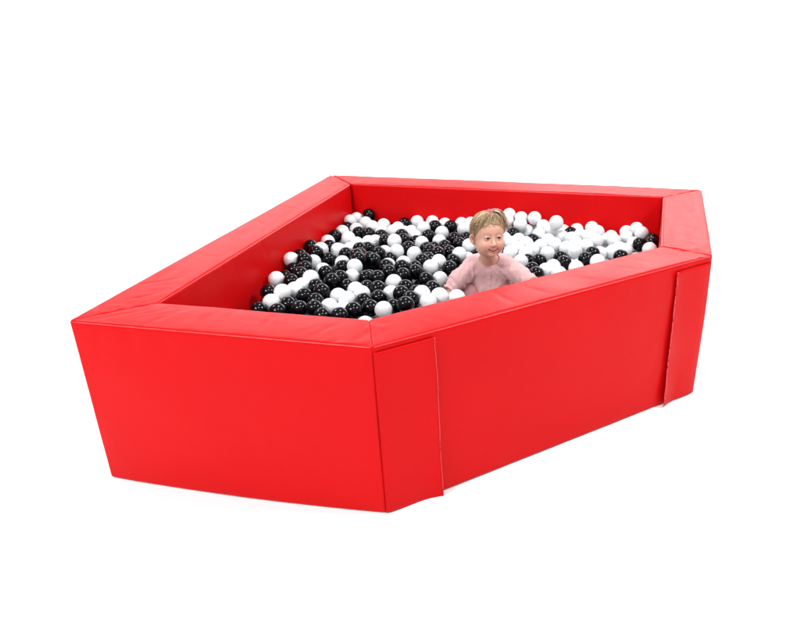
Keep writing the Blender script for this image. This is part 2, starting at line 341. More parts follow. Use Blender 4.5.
DEEP = [
 (487,-1832,423,'B'),(1512,-1197,424,'B'),(1097,-1680,424,'W'),(1532,-1117,421,'W'),(673,-1706,423,'B'),(585,-1723,418,'B'),
 (646,-1792,414,'B'),(1092,-1436,423,'W'),(969,-1760,424,'W'),(1605,-1188,423,'W'),(1225,-1368,416,'W'),(1470,-1305,423,'W'),
 (1716,-811,423,'W'),(790,-1796,423,'W'),(909,-1596,422,'B'),(1146,-1548,424,'B'),(1368,-1386,423,'W'),(778,-1715,422,'B'),
 (1705,-1026,416,'W'),(1416,-1122,414,'W'),(249,-1715,414,'B'),(251,-1840,425,'B'),(896,-1668,423,'W'),(1734,-912,425,'W'),
 (1521,-1046,424,'W'),(428,-1675,420,'B'),(818,-1878,424,'B'),(1208,-1456,419,'W'),(1659,-1111,424,'W'),(1116,-1371,407,'W'),
 (994,-1550,411,'B'),(395,-1888,421,'B'),(1749,-730,423,'W'),(1053,-1503,422,'B'),(959,-1490,418,'B'),(899,-1823,417,'B'),
 (395,-1814,408,'B'),(1303,-1497,421,'B'),(563,-1853,421,'B'),(724,-1760,421,'B'),(1081,-1593,417,'B'),(1299,-1250,414,'W'),
 (1610,-1049,424,'W'),(698,-1854,421,'W'),(1030,-1694,421,'B'),(333,-1750,417,'B'),(1598,-931,425,'W'),(886,-1749,420,'B'),
 (1322,-1329,411,'W'),(335,-1665,425,'B'),(277,-1601,416,'B'),(1191,-1299,425,'B'),(1666,-921,415,'W'),(476,-1750,423,'B'),
 (1780,-1008,424,'W'),(1271,-1432,401,'W'),(500,-1664,419,'B'),(1788,-839,420,'W'),(1795,-671,410,'W'),(313,-1884,423,'B'),
 (1040,-1763,422,'W'),(1172,-1617,417,'B'),(1233,-1546,415,'W'),(1427,-1249,420,'W'),(726,-1641,404,'B'),(1635,-793,422,'B'),
 (1416,-1053,402,'W'),(1477,-981,408,'W'),(1017,-1404,399,'W'),(600,-1652,413,'B'),(964,-1662,408,'B'),(1400,-1328,404,'W'),
 (884,-1521,405,'B'),(477,-1572,391,'B'),(1601,-861,409,'W'),(254,-787,385,'B'),(1756,-249,393,'W'),(452,-1197,388,'B'),
 (1757,-602,398,'B'),(835,-1631,408,'B'),(967,-1844,411,'B'),(1592,-1115,379,'W'),(1172,-1233,401,'W'),(534,-1783,400,'B'),
 (244,-1654,383,'W'),(267,-1026,398,'B'),(341,-1336,373,'B'),(1258,-1303,392,'W'),(831,-407,386,'B'),(1685,-752,395,'W'),
 (1798,-916,399,'W'),(1647,-988,409,'W'),(631,-1882,401,'B'),(1465,-419,383,'W'),(329,-1813,388,'B'),(1555,-984,397,'W'),
 (1028,-1326,375,'B'),(1270,-334,379,'W'),(263,-910,391,'W'),(1537,-826,382,'W'),(397,-1613,398,'B'),(893,-981,384,'B'),
 (1102,-1243,373,'W'),(948,-1421,395,'W'),(390,-1154,384,'B'),(1523,-907,389,'W'),(660,-1610,379,'B'),(1531,-1253,385,'W'),
 (1616,-691,389,'W'),(246,-1534,382,'W'),(1389,-629,377,'W'),(792,-1497,379,'B'),(1341,-1437,385,'W'),(1732,-535,382,'W'),
 (1295,-268,395,'W'),(1467,-273,378,'W'),(300,-651,379,'W'),(868,-1312,383,'B'),(555,-1614,374,'B'),(907,-1886,380,'B'),
 (1176,-1400,373,'W'),(687,-809,382,'W'),(833,-890,370,'W'),(735,-1558,370,'B'),(424,-1742,380,'W'),(713,-1114,370,'B'),
 (1148,-1485,393,'B'),(333,-1597,377,'B'),(1450,-1196,384,'W'),(1524,-341,375,'W'),(273,-1286,379,'B'),(1338,-1042,377,'W'),
 (292,-1414,371,'B'),(499,-962,378,'B'),(313,-1184,377,'B'),(669,-411,366,'B'),(1755,-320,371,'W'),(844,-1717,373,'W'),
 (1419,-859,367,'W'),(907,-353,374,'W'),(612,-256,375,'W'),(730,-1030,377,'B'),(334,-1081,378,'W'),(1722,-665,391,'W'),
 (365,-415,368,'W'),(455,-1418,376,'B'),(803,-1116,379,'B'),(414,-707,353,'W'),(659,-1265,368,'B'),(1638,-394,360,'W'),
 (1186,-638,359,'W'),(468,-1889,385,'B'),(259,-1781,381,'B'),(1798,-760,377,'W'),(428,-1271,367,'B'),(840,-1815,375,'B'),
 (1705,-867,382,'W'),(1178,-387,379,'W'),(726,-1704,375,'W'),(903,-1369,368,'B'),(522,-500,366,'W'),(831,-1567,374,'B'),
 (754,-857,378,'B'),(380,-1406,376,'B'),(752,-1867,380,'B'),(1347,-562,366,'W'),(1357,-739,378,'W'),(694,-710,367,'W'),
 (1709,-960,378,'W'),(1375,-1260,361,'B'),(1087,-1540,362,'B'),(904,-1647,353,'B'),(1733,-458,358,'W'),(280,-357,367,'B'),
 (1371,-976,387,'W'),(774,-1294,357,'B'),(763,-750,362,'W'),(846,-1458,362,'W'),(1107,-328,374,'W'),(1344,-850,356,'W'),
 (329,-948,360,'B'),(581,-1145,373,'B'),(831,-288,361,'W'),(485,-418,344,'B'),(1656,-1060,371,'W'),(496,-1706,361,'B'),
 (625,-1501,367,'B'),(1019,-1619,361,'W'),(1559,-728,353,'W'),(508,-1029,366,'B'),(514,-633,364,'B'),(819,-972,364,'W'),
 (1274,-630,362,'W'),(648,-1058,363,'B'),(1539,-625,357,'W'),(450,-1118,364,'B'),(1480,-754,379,'W'),(871,-621,368,'B'),
 (426,-781,366,'B'),(1477,-1117,359,'W'),(571,-1276,358,'W'),(774,-1179,350,'B'),(614,-797,367,'B'),(1798,-480,369,'W'),
 (366,-1704,373,'B'),(592,-1812,372,'B'),(419,-996,362,'B'),(1653,-573,366,'W'),(246,-692,358,'B'),(734,-517,367,'B'),
 (536,-1542,371,'B'),(543,-1387,364,'B'),(1161,-537,361,'W'),(1565,-1052,355,'W'),(1655,-267,354,'W'),(608,-1694,353,'W'),
 (608,-962,369,'B'),(1139,-1663,366,'B'),(782,-1664,368,'W'),(820,-683,365,'B'),(362,-540,363,'W'),(694,-1810,364,'B'),
 (1281,-783,361,'W'),(1109,-1311,366,'B'),(741,-444,357,'B'),(947,-1806,352,'B'),(1235,-257,356,'W'),(314,-756,362,'W'),
 (1548,-1187,362,'B'),(1757,-1004,356,'B'),(1279,-1510,358,'B'),(911,-881,361,'B'),(1782,-387,351,'W'),(874,-505,364,'B'),
 (938,-1556,355,'B'),(231,-285,360,'W'),(1352,-275,354,'W'),(1153,-1573,359,'B'),(1302,-695,354,'W'),(1400,-1394,361,'W'),
 (1091,-1395,343,'B'),(462,-1800,359,'B'),(1075,-1707,357,'B'),(1457,-928,366,'W'),(774,-1417,347,'B'),(231,-440,360,'W'),
 (1247,-413,364,'W'),(568,-305,347,'W'),(443,-342,356,'B'),(253,-1089,360,'B'),(947,-1280,362,'B'),(1302,-492,357,'W'),
 (799,-554,349,'B'),(1195,-321,359,'W'),(540,-1465,353,'W'),(481,-1500,344,'W'),(960,-1723,365,'B'),(368,-1889,357,'B'),
 (270,-1870,366,'B'),(1235,-1354,347,'W'),(695,-1472,358,'W'),(463,-1340,364,'B'),(1480,-1299,350,'W'),(666,-872,351,'W'),
 (1421,-333,362,'W'),(1149,-1173,366,'B'),(1610,-951,350,'W'),(1672,-502,354,'B'),(1395,-1130,347,'W'),(1221,-491,363,'W'),
 (1198,-1520,350,'W'),(1042,-1469,356,'W'),(1534,-238,359,'W'),(503,-565,354,'B'),(1227,-574,356,'W'),(969,-366,341,'B'),
 (579,-584,353,'W'),(1682,-647,337,'W'),(910,-1479,352,'B'),(529,-1867,356,'W'),(350,-1488,360,'W'),(383,-276,332,'B'),
 (486,-725,346,'B'),(591,-414,350,'B'),(1327,-396,363,'W'),(790,-622,348,'B'),(1519,-498,346,'W'),(1166,-244,355,'W'),
 (764,-233,354,'B'),(234,-1186,349,'W'),(1016,-260,355,'W'),(1483,-1008,345,'B'),(1225,-1254,351,'W'),(1339,-1173,349,'W'),
 (1116,-424,354,'W'),(334,-611,332,'W'),(545,-230,341,'B'),(884,-720,344,'B'),(950,-611,338,'B'),(813,-1872,337,'W'),
 (1611,-807,356,'W'),(676,-632,357,'W'),(300,-474,350,'B'),(697,-252,351,'B'),(1034,-410,354,'W'),(794,-1762,355,'B'),
 (442,-1659,352,'W'),(731,-1233,356,'B'),(246,-1467,353,'B'),(1540,-405,329,'W'),(412,-586,336,'B'),(395,-1069,343,'B'),
 (608,-481,345,'B'),(486,-268,328,'B'),(646,-320,354,'B'),(1398,-397,348,'W'),(440,-1589,331,'B'),(1084,-265,349,'W'),
 (665,-1869,342,'W'),(886,-1102,326,'B'),(1393,-791,351,'W'),(238,-597,355,'B'),(1707,-800,349,'W'),(524,-1179,342,'B'),
 (824,-356,340,'B'),(1321,-953,340,'W'),(600,-721,342,'W'),(1793,-828,346,'W'),(886,-438,348,'B'),(430,-505,341,'B'),
 (644,-1148,342,'B'),(1017,-1778,357,'W'),(1769,-584,331,'W'),(1312,-1383,351,'B'),(310,-294,332,'W'),(235,-1374,341,'B'),
 (303,-1687,343,'B'),(1032,-1226,330,'B'),(1475,-820,335,'W'),(596,-1561,343,'B'),(1301,-1257,343,'W'),(1612,-628,352,'W'),
 (806,-471,345,'B'),(321,-1547,329,'W'),(830,-1369,336,'B'),(1339,-1322,335,'W'),(316,-1760,346,'B'),(569,-997,312,'B'),
 (343,-1016,332,'B'),(335,-886,312,'B'),(1739,-707,337,'W'),(240,-964,322,'W'),(892,-1236,329,'W'),(258,-1591,335,'B'),
 (1030,-605,333,'W'),(1645,-1119,330,'W'),(1088,-1616,352,'B'),(542,-1107,329,'W'),(1743,-911,338,'W'),(235,-1711,325,'B'),
 (974,-1363,353,'B'),(230,-1784,317,'B'),(230,-869,346,'B'),(1013,-1531,344,'B'),(1211,-1454,337,'W'),(1406,-1023,332,'W'),
 (670,-1728,336,'B'),(728,-573,322,'B'),(887,-1775,324,'W'),(939,-267,332,'B'),(513,-1582,319,'B'),(402,-1212,335,'B'),
 (657,-560,333,'B'),(1591,-541,347,'W'),(800,-814,343,'B'),(519,-1807,304,'W'),(601,-1439,332,'B'),(599,-1887,339,'B'),
 (628,-1795,310,'B'),(504,-350,325,'B'),(825,-1242,364,'B'),(1637,-876,350,'W'),(381,-1787,327,'W'),(1289,-558,325,'W'),
 (307,-1128,328,'B'),(598,-1206,345,'B'),(1492,-700,322,'B'),(1536,-951,337,'W'),(1212,-1590,325,'W'),(726,-1621,336,'B'),
 (675,-1555,329,'W'),(1571,-884,327,'B'),(522,-1321,327,'B'),(1362,-673,330,'W'),(327,-1844,317,'B'),(745,-1827,320,'B'),
 (236,-1033,321,'B'),(1438,-1228,323,'B'),(417,-1463,336,'B'),(1673,-932,324,'W'),(1009,-500,331,'W'),(1636,-735,330,'W'),
 (1388,-930,331,'W'),(340,-704,311,'B'),(407,-936,323,'W'),(1158,-1348,327,'B'),(546,-1749,334,'B'),(1747,-509,314,'W'),
 (1089,-540,316,'W'),(535,-860,315,'B'),(1328,-1470,321,'W'),(410,-1372,317,'W'),(1548,-796,315,'B'),(1016,-1410,326,'B'),
 (870,-244,319,'B'),(898,-561,324,'B'),(731,-1066,302,'B'),(1656,-1011,321,'W'),(1456,-442,307,'W'),(1124,-1487,325,'B'),
 (1627,-329,333,'W'),(891,-1848,310,'B'),(683,-453,310,'B'),(702,-1296,322,'W'),(1414,-231,320,'W'),(1721,-1067,333,'W'),
 (1272,-850,309,'W'),(1791,-232,329,'W'),(1521,-566,316,'W'),(1405,-549,324,'W'),(1166,-460,316,'W'),(1291,-238,310,'W'),
 (602,-1348,316,'B'),(646,-1626,306,'B'),(1156,-1277,317,'B'),(1425,-635,316,'B'),(942,-1423,322,'B'),(479,-1070,314,'B'),
 (296,-1231,316,'B'),(1471,-374,331,'W'),(1796,-650,338,'W'),(348,-1437,314,'B'),(511,-949,304,'W'),(743,-383,324,'B'),
 (426,-1857,333,'B'),(375,-354,319,'W'),(837,-1538,305,'B'),(1013,-1707,318,'B'),(544,-1669,313,'W'),(268,-778,310,'B'),
 (294,-1341,320,'B'),(810,-1055,314,'W'),(706,-1410,324,'B'),(970,-1623,310,'B'),(396,-432,307,'B'),(886,-1585,319,'B'),
 (310,-411,309,'B'),(655,-759,321,'W'),(729,-803,323,'B'),(439,-648,323,'B'),(833,-1301,321,'W'),(642,-677,310,'B'),
 (1225,-526,301,'W'),(324,-537,304,'B'),(827,-1687,311,'W'),(1353,-1066,312,'W'),(807,-1603,315,'B'),(694,-1007,313,'B'),
 (1688,-552,304,'W'),(1142,-300,321,'W'),(951,-693,312,'W'),(390,-1543,337,'W'),(274,-633,303,'W'),(749,-680,328,'B'),
 (1731,-267,326,'W'),(1003,-1293,312,'B'),(1371,-350,305,'W'),(758,-1478,319,'W'),(1256,-341,307,'W'),(1683,-430,316,'W'),
 (1253,-447,294,'W'),(1412,-1315,324,'W'),(904,-1708,319,'B'),(442,-1737,312,'B'),(646,-363,300,'B'),(1537,-1122,319,'B'),
 (927,-1177,305,'B'),(553,-641,306,'B'),(642,-1251,300,'B'),(416,-820,308,'W'),(1177,-377,308,'W'),(562,-774,310,'W'),
 (1096,-1199,315,'W'),(378,-764,300,'W'),(328,-233,304,'B'),(1568,-1003,302,'W'),(641,-926,307,'W'),(803,-735,298,'B'),
 (491,-1428,305,'W'),(1496,-894,311,'W'),(1341,-503,300,'W'),(1412,-725,325,'W'),(452,-386,292,'B'),(755,-1557,303,'W'),
 (444,-1167,305,'W'),(1784,-760,301,'W'),(242,-352,307,'W'),(642,-257,296,'B'),(764,-978,300,'B'),(256,-237,300,'B'),
 (498,-480,299,'B'),(463,-542,293,'B'),(1503,-1056,300,'W'),(710,-1173,315,'B'),(908,-1302,306,'B'),(1468,-302,310,'W'),
 (230,-1295,312,'B'),(424,-1297,304,'W'),(1435,-1083,308,'W'),(1146,-1613,295,'B'),(894,-336,307,'B'),(1177,-1195,305,'W'),
 (1796,-958,307,'W'),(1331,-791,308,'W'),(381,-1652,313,'B'),(1277,-1310,307,'W'),(1050,-1584,299,'B'),(862,-1007,302,'W'),
 (1149,-1422,311,'W'),(1355,-435,305,'W'),(1595,-1196,297,'W'),(1634,-508,297,'W'),(1605,-241,307,'W'),(893,-491,299,'B'),
 (1154,-597,305,'W'),(776,-289,296,'W'),(610,-1067,305,'B'),(246,-710,291,'B'),(472,-1241,318,'B'),(1429,-1161,294,'B'),
 (754,-1683,305,'B'),(1233,-644,302,'W'),(233,-1502,295,'W'),(800,-1131,299,'B'),(273,-1428,303,'W'),(1086,-1683,291,'W'),
 (707,-311,309,'W'),(954,-423,306,'B'),(1087,-1315,298,'W'),(1127,-233,292,'W'),(1198,-264,293,'W'),(1521,-1234,313,'W'),
 (837,-602,301,'W'),(1015,-375,291,'W'),(575,-1491,296,'W'),(355,-1171,299,'B'),(1250,-1206,308,'W'),(1613,-443,311,'B'),
 (234,-1858,300,'B'),(548,-1240,292,'W'),(239,-476,293,'W'),(1732,-856,295,'W'),(969,-1487,317,'W'),(1795,-433,299,'B'),
 (1572,-679,298,'W'),(1252,-1525,294,'W'),(556,-534,296,'B'),(731,-1749,309,'B'),(1652,-820,299,'B'),(231,-1125,303,'B'),
 (762,-459,292,'B'),(812,-516,293,'B'),(456,-995,304,'B'),(545,-1385,293,'B'),(1791,-315,302,'B'),(1483,-232,302,'W'),
 (790,-1241,294,'B'),(1131,-1119,295,'W'),(1374,-1418,302,'W'),(855,-678,295,'W'),(1469,-958,296,'W'),(366,-1720,305,'B'),
 (815,-1808,303,'B'),(818,-1452,296,'B'),(1594,-592,292,'B'),(1322,-612,291,'W'),(1399,-841,297,'W'),(876,-1399,294,'B'),
 (1313,-1010,302,'W'),(1029,-306,303,'W'),(1070,-461,298,'W'),(1264,-1417,304,'W'),(1320,-899,296,'W'),(845,-411,295,'B'),
 (1468,-758,293,'W'),(335,-1289,295,'B'),(1289,-728,295,'W'),(452,-890,299,'W'),(962,-1236,302,'B'),(316,-956,291,'B'),
 (648,-1491,303,'B'),(966,-1757,298,'B'),(1593,-1074,295,'W'),(576,-373,296,'W'),(1054,-233,291,'W'),(327,-1611,294,'W'),
 (299,-1060,304,'W'),(1724,-1005,290,'W'),(706,-636,293,'W'),(623,-854,296,'B'),(1734,-653,292,'W'),(859,-1186,290,'B'),
 (1057,-1500,293,'B'),(1526,-339,299,'W'),(1741,-387,294,'W'),(699,-879,291,'W'),(1320,-305,299,'W'),(1356,-1229,291,'B'),
 (1043,-1767,293,'B'),(493,-771,294,'B'),(1680,-303,293,'B'),(269,-877,290,'B'),(1474,-507,293,'W'),(575,-1608,296,'B'),
 (492,-1880,290,'W'),(1341,-1138,290,'B'),(909,-1515,290,'B'),(1121,-1547,292,'B'),(1496,-632,295,'W'),(622,-613,294,'B'),
 (238,-1641,292,'W'),(725,-1887,290,'B'),(326,-816,293,'W'),(775,-1334,294,'W'),(727,-236,290,'W'),
]

# ------------------------------------------------------------------ balls
RB = .035
def ico(sub):
    bm = bmesh.new(); bmesh.ops.create_icosphere(bm, subdivisions=sub, radius=RB)
    V = np.array([v.co[:] for v in bm.verts]); F = np.array([[v.index for v in f.verts] for f in bm.faces]); bm.free()
    return V, F
IV, IF = ico(4)
# a blow moulded ball carries a faint raised seam round its middle
rr_ = np.linalg.norm(IV, axis=1, keepdims=True)
IV = IV * (1 + .004 * np.exp(-(IV[:, 2:3] / .0009) ** 2))
ball_me = {'W': fast_mesh('white_ball', IV, IF, M_wb), 'B': fast_mesh('black_ball', IV, IF, M_bb)}
NAME = {'W': 'white', 'B': 'black'}
rb = random.Random(5)
recs = []
for x, y, z, c in BALLS:
    o = bpy.data.objects.new('pit_ball', ball_me[c]); COL.objects.link(o)
    o.location = (x / 1000, y / 1000, z / 1000); o.rotation_euler = (rb.uniform(0, 6.3), rb.uniform(0, 6.3), rb.uniform(0, 6.3))
    s = rb.uniform(.985, 1.01); o.scale = (s, s, s)
    tag(o, cat='ball'); recs.append([o, c, Vector(o.location)])
def ordinal(n):
    tens = {2: 'twenty', 3: 'thirty', 4: 'forty'}
    ones = ['', 'first', 'second', 'third', 'fourth', 'fifth', 'sixth', 'seventh', 'eighth', 'ninth', 'tenth', 'eleventh', 'twelfth', 'thirteenth',
            'fourteenth', 'fifteenth', 'sixteenth', 'seventeenth', 'eighteenth', 'nineteenth']
    if n < 20: return ones[n]
    if n % 10 == 0: return {20: 'twentieth', 30: 'thirtieth', 40: 'fortieth'}[n]
    return tens[n // 10] + '-' + ones[n % 10]
def wall_dist(p, i):
    a, b_ = INN[i], INN[(i + 1) % 5]; d = (b_ - a).normalized(); n = Vector((-d.y, d.x))
    return (Vector((p.x, p.y)) - a).dot(n)
left = list(recs)
def take(cond): 
    global left
    a = [r for r in left if cond(r)]; ids = {id(r) for r in a}; left = [r for r in left if id(r) not in ids]
    return a
back = take(lambda r: wall_dist(r[2], 3) < .062 and r[2].z > .39)
side = take(lambda r: wall_dist(r[2], 4) < .062 and r[2].z > .36)
KID = Vector((1.13, -1.05))
near = take(lambda r: (r[2].xy - KID).length < .27 and r[2].z > .39)
def number(lst, key, text, group):
    for c in 'WB':
        for n, r in enumerate(sorted([q for q in lst if q[1] == c], key=key), 1):
            tag(r[0], text(ordinal(n), NAME[c]), group=group % NAME[c])
number(back, lambda r: r[2].x, lambda n, c: '%s %s ball from the left along the long back wall' % (n, c), '%s balls against the back wall')
number(side, lambda r: -r[2].y, lambda n, c: '%s %s ball from the back corner along the left wall' % (n, c), '%s balls against the left wall')
number(near, lambda r: r[2].x, lambda n, c: '%s %s ball from the left among those touching the child' % (n, c), '%s balls around the child')
side_of = lambda p: 'right of the child' if p.x > 1.15 else 'left of the child'
cells = {}
for r in left:
    row = int((-.25 - r[2].y) / .09) + 1
    cells.setdefault((side_of(r[2]), max(1, row)), []).append(r)
for (where, row), lst in cells.items():
    tail = 'drift %s' % where if where.startswith('right') else 'heap %s' % where
    number(lst, lambda r: r[2].x, lambda n, c: '%s %s ball from the left in %s row from the back, %s' % (n, c, ordinal(row), where), '%s balls in the ' + tail)

# everything under and beyond those: one mass
SV, SF = ico(3)
P = np.array([[x, y, z] for x, y, z, c in DEEP]) / 1000.
V = (SV[None] + P[:, None]).reshape(-1, 3); F = (SF[None] + (np.arange(len(P)) * len(SV))[:, None, None]).reshape(-1, 3)
dm = fast_mesh('ball_bed', V, F, M_wb); dm.materials.append(M_bb)
dm.polygons.foreach_set('material_index', np.repeat([0 if d[3] == 'W' else 1 for d in DEEP], len(SF)).astype(np.int32))
tag(link(bpy.data.objects.new('ball_bed', dm)), 'black and white plastic balls lying beneath the top layer', kind='stuff')

# ------------------------------------------------------------------ the child: signed distance shapes turned into a skin
def sphere(P, c, r): return np.linalg.norm(P - np.array(c), axis=1) - r
def ell(P, c, r):
    q = P - np.array(c); r = np.array(r); k0 = np.linalg.norm(q / r, axis=1); k1 = np.linalg.norm(q / (r * r), axis=1)
    return k0 * (k0 - 1) / np.maximum(k1, 1e-9)
def cap(P, a, b, ra, rb):
    a = np.array(a, float); b = np.array(b, float); ba = b - a
    t = np.clip(((P - a) @ ba) / (ba @ ba), 0, 1)
    return np.linalg.norm(P - a - t[:, None] * ba, axis=1) - (ra + (rb - ra) * t)
def smin(a, b, k):
    h = np.maximum(k - np.abs(a - b), 0) / k
    return np.minimum(a, b) - h * h * k * .25
def smax(a, b, k): return -smin(-a, -b, k)

def mesh_sdf(f, lo, hi, s, blk=8):
    lo = np.array(lo, float); n = np.ceil((np.array(hi) - lo) / s / blk).astype(int) * blk + 1
    D = np.full(n, 9., np.float32)
    nb = (n - 1) // blk
    bi = np.stack(np.meshgrid(*[np.arange(k) for k in nb], indexing='ij'), -1).reshape(-1, 3)
    cen = lo + (bi * blk + blk / 2) * s
    dc = f(cen); rad = blk * s * .5 * 1.7321 * 1.35 + .004
    o = np.stack(np.meshgrid(*[np.arange(blk + 1)] * 3, indexing='ij'), -1).reshape(-1, 3)
    for k in np.nonzero(np.abs(dc) > rad)[0]:
        a = bi[k] * blk; sl = tuple(slice(a[j], a[j] + blk + 1) for j in range(3))
        if dc[k] < 0: D[sl] = dc[k]
    act = np.nonzero(np.abs(dc) <= rad)[0]
    for c0 in range(0, len(act), 400):
        ks = act[c0:c0 + 400]
        I = (bi[ks][:, None] * blk + o[None]).reshape(-1, 3)
        d = f(lo + I * s); D[I[:, 0], I[:, 1], I[:, 2]] = d
    neg = D < 0
    c = [neg[i:n[0] - 1 + i, j:n[1] - 1 + j, k:n[2] - 1 + k] for i in (0, 1) for j in (0, 1) for k in (0, 1)]
    cnt = sum(x.astype(np.int8) for x in c); A = np.argwhere((cnt > 0) & (cnt < 8))
    idx = np.full(np.array(n) - 1, -1, np.int64); idx[A[:, 0], A[:, 1], A[:, 2]] = np.arange(len(A))
    corner = [(i, j, k) for i in (0, 1) for j in (0, 1) for k in (0, 1)]
    val = np.stack([D[A[:, 0] + i, A[:, 1] + j, A[:, 2] + k] for i, j, k in corner], 1)
    acc = np.zeros((len(A), 3)); num = np.zeros(len(A))
    for a in range(8):
        for b_ in range(a + 1, 8):
            ca, cb = np.array(corner[a]), np.array(corner[b_])
            if np.abs(ca - cb).sum() != 1: continue
            m = (val[:, a] < 0) != (val[:, b_] < 0)
            t = val[m, a] / (val[m, a] - val[m, b_])
            acc[m] += ca + t[:, None] * (cb - ca); num[m] += 1
    V = lo + (A + acc / num[:, None]) * s
    Q = []
    for ax in range(3):
        u, v = [(1, 2), (2, 0), (0, 1)][ax]
        sl0 = [slice(0, None)] * 3; sl1 = [slice(0, None)] * 3; sl0[ax] = slice(0, -1); sl1[ax] = slice(1, None)
        a, b_ = neg[tuple(sl0)], neg[tuple(sl1)]
        for E, flip in ((np.argwhere(a & ~b_), 0), (np.argwhere(~a & b_), 1)):
            E = E[(E[:, u] > 0) & (E[:, v] > 0) & (E[:, u] < n[u] - 1) & (E[:, v] < n[v] - 1)]
            if not len(E): continue
            def g(du, dv):
                X = E.copy(); X[:, u] -= du; X[:, v] -= dv; return idx[X[:, 0], X[:, 1], X[:, 2]]
            q = np.stack([g(1, 1), g(0, 1), g(0, 0), g(1, 0)], 1)
            if flip: q = q[:, ::-1]
            Q.append(q)
    Q = np.concatenate(Q); Q = Q[(Q >= 0).all(1)]
    return V, Q

# head frame: x to the child's left, -y the way the face looks, z up
HC = np.array([1.147, -1.115, .641])
yaw = math.radians(31); pit_ = math.radians(-7); rol = math.radians(2)
RH = np.array(Matrix.Rotation(yaw, 3, 'Z') @ Matrix.Rotation(pit_, 3, 'X') @ Matrix.Rotation(rol, 3, 'Y'))
HS = .98
def to_head(P): return (P - HC) @ RH / HS
def from_head(Q): return np.asarray(Q) * HS @ RH.T + HC

EYE = .0235
def head_sdf(Q):
    d = ell(Q, (0, .014, .024), (.0605, .077, .066))
    d = smin(d, ell(Q, (0, -.020, .024), (.0545, .052, .052)), .03)
    d = smin(d, ell(Q, (0, -.022, -.030), (.0485, .050, .052)), .03)
    S = Q * np.array([-1, 1, 1]); A = np.abs(Q[:, :1]); M = np.concatenate([A, Q[:, 1:]], 1)      # mirrored
    d = smin(d, sphere(M, (.0280, -.050, -.0330), .0225), .018)          # cheeks
    d = smin(d, sphere(M, (.031, -.022, -.047), .0175), .03)            # jowl
    d = smin(d, ell(Q, (0, -.056, -.0665), (.013, .013, .011)), .016)   # chin
    d = smax(d, -ell(M, (EYE, -.0852, .0000), (.0155, .0115, .0095)), .018)   # sockets
    d = smin(d, cap(Q, (0, -.068, .004), (0, -.082, -.0225), .0045, .0058), .009)  # nose bridge
    d = smin(d, sphere(Q, (0, -.0850, -.0250), .0072), .006)
    d = smin(d, ell(M, (.0076, -.0795, -.0273), (.0046, .0055, .0044)), .004)
    d = smax(d, -sphere(M, (.0036, -.0835, -.0325), .0019), .002)      # nostrils
    # eyeballs and lids
    eb = sphere(M, (EYE, -.0610, -.0005), .0118)
    lid = sphere(M, (EYE, -.0612, -.0005), .0123)
    x = (M[:, 0] - EYE) / .0125
    up = .0044 * (1 - x * x); lo_ = -.0028 * (1 - x * x)
    zz = Q[:, 2] + .0005
    opening = np.minimum(up - zz, zz - lo_)        # >0 inside the almond
    lid = smax(lid, opening, .0015)
    d = smin(d, lid, .004); d = np.minimum(d, eb)
    # smiling mouth: groove bending up at the corners, lips round it, teeth inside
    mx = A[:, 0]; mz = -.0497 + 13.5 * mx ** 2 ; my = -.0725 + 13 * mx ** 2
    w_ = np.clip(1 - (mx / .0245) ** 2, 0, 1)
    open_ = .0004 + .0037 * w_
    dl = np.sqrt((Q[:, 1] - my) ** 2 + (Q[:, 2] - (mz + open_ + .0017)) ** 2) - (.0011 + .0013 * w_)
    du = np.sqrt((Q[:, 1] - my) ** 2 + (Q[:, 2] - (mz - open_ - .0022)) ** 2) - (.0011 + .0024 * w_)
    end = mx - .0250
    d = smin(d, smax(dl, end, .003), .0045); d = smin(d, smax(du, end, .003), .0045)
    hole = np.maximum(np.abs(Q[:, 2] - mz) - open_ * .95, np.abs(Q[:, 1] - my) - .006); hole = np.maximum(hole, mx - .0195)
    d = smax(d, -hole, .0012)
    teeth = np.maximum(np.maximum(np.abs(Q[:, 1] - (my + .0022)) - .0020, mx - .0185), np.maximum(Q[:, 2] - (mz + .0055), (mz + .0006) - Q[:, 2]))
    teeth = teeth - .0004 + .0004 * np.cos(Q[:, 0] * 2 * math.pi / .0055 )
    d = np.minimum(d, teeth)
    # ears
    E = M - np.array((.0625, .010, -.012)); E[:, 0] -= .50 * E[:, 1] + .12 * E[:, 2]
    ear = ell(E, (0, 0, 0), (.0062, .0150, .0215))
    ear = smax(ear, -ell(E, (.0065, -.0025, .002), (.0055, .0090, .0135)), .003)
    ear = smin(ear, ell(E, (-.001, -.005, -.017), (.005, .006, .007)), .006)
    d = smin(d, ear, .006)
    return d

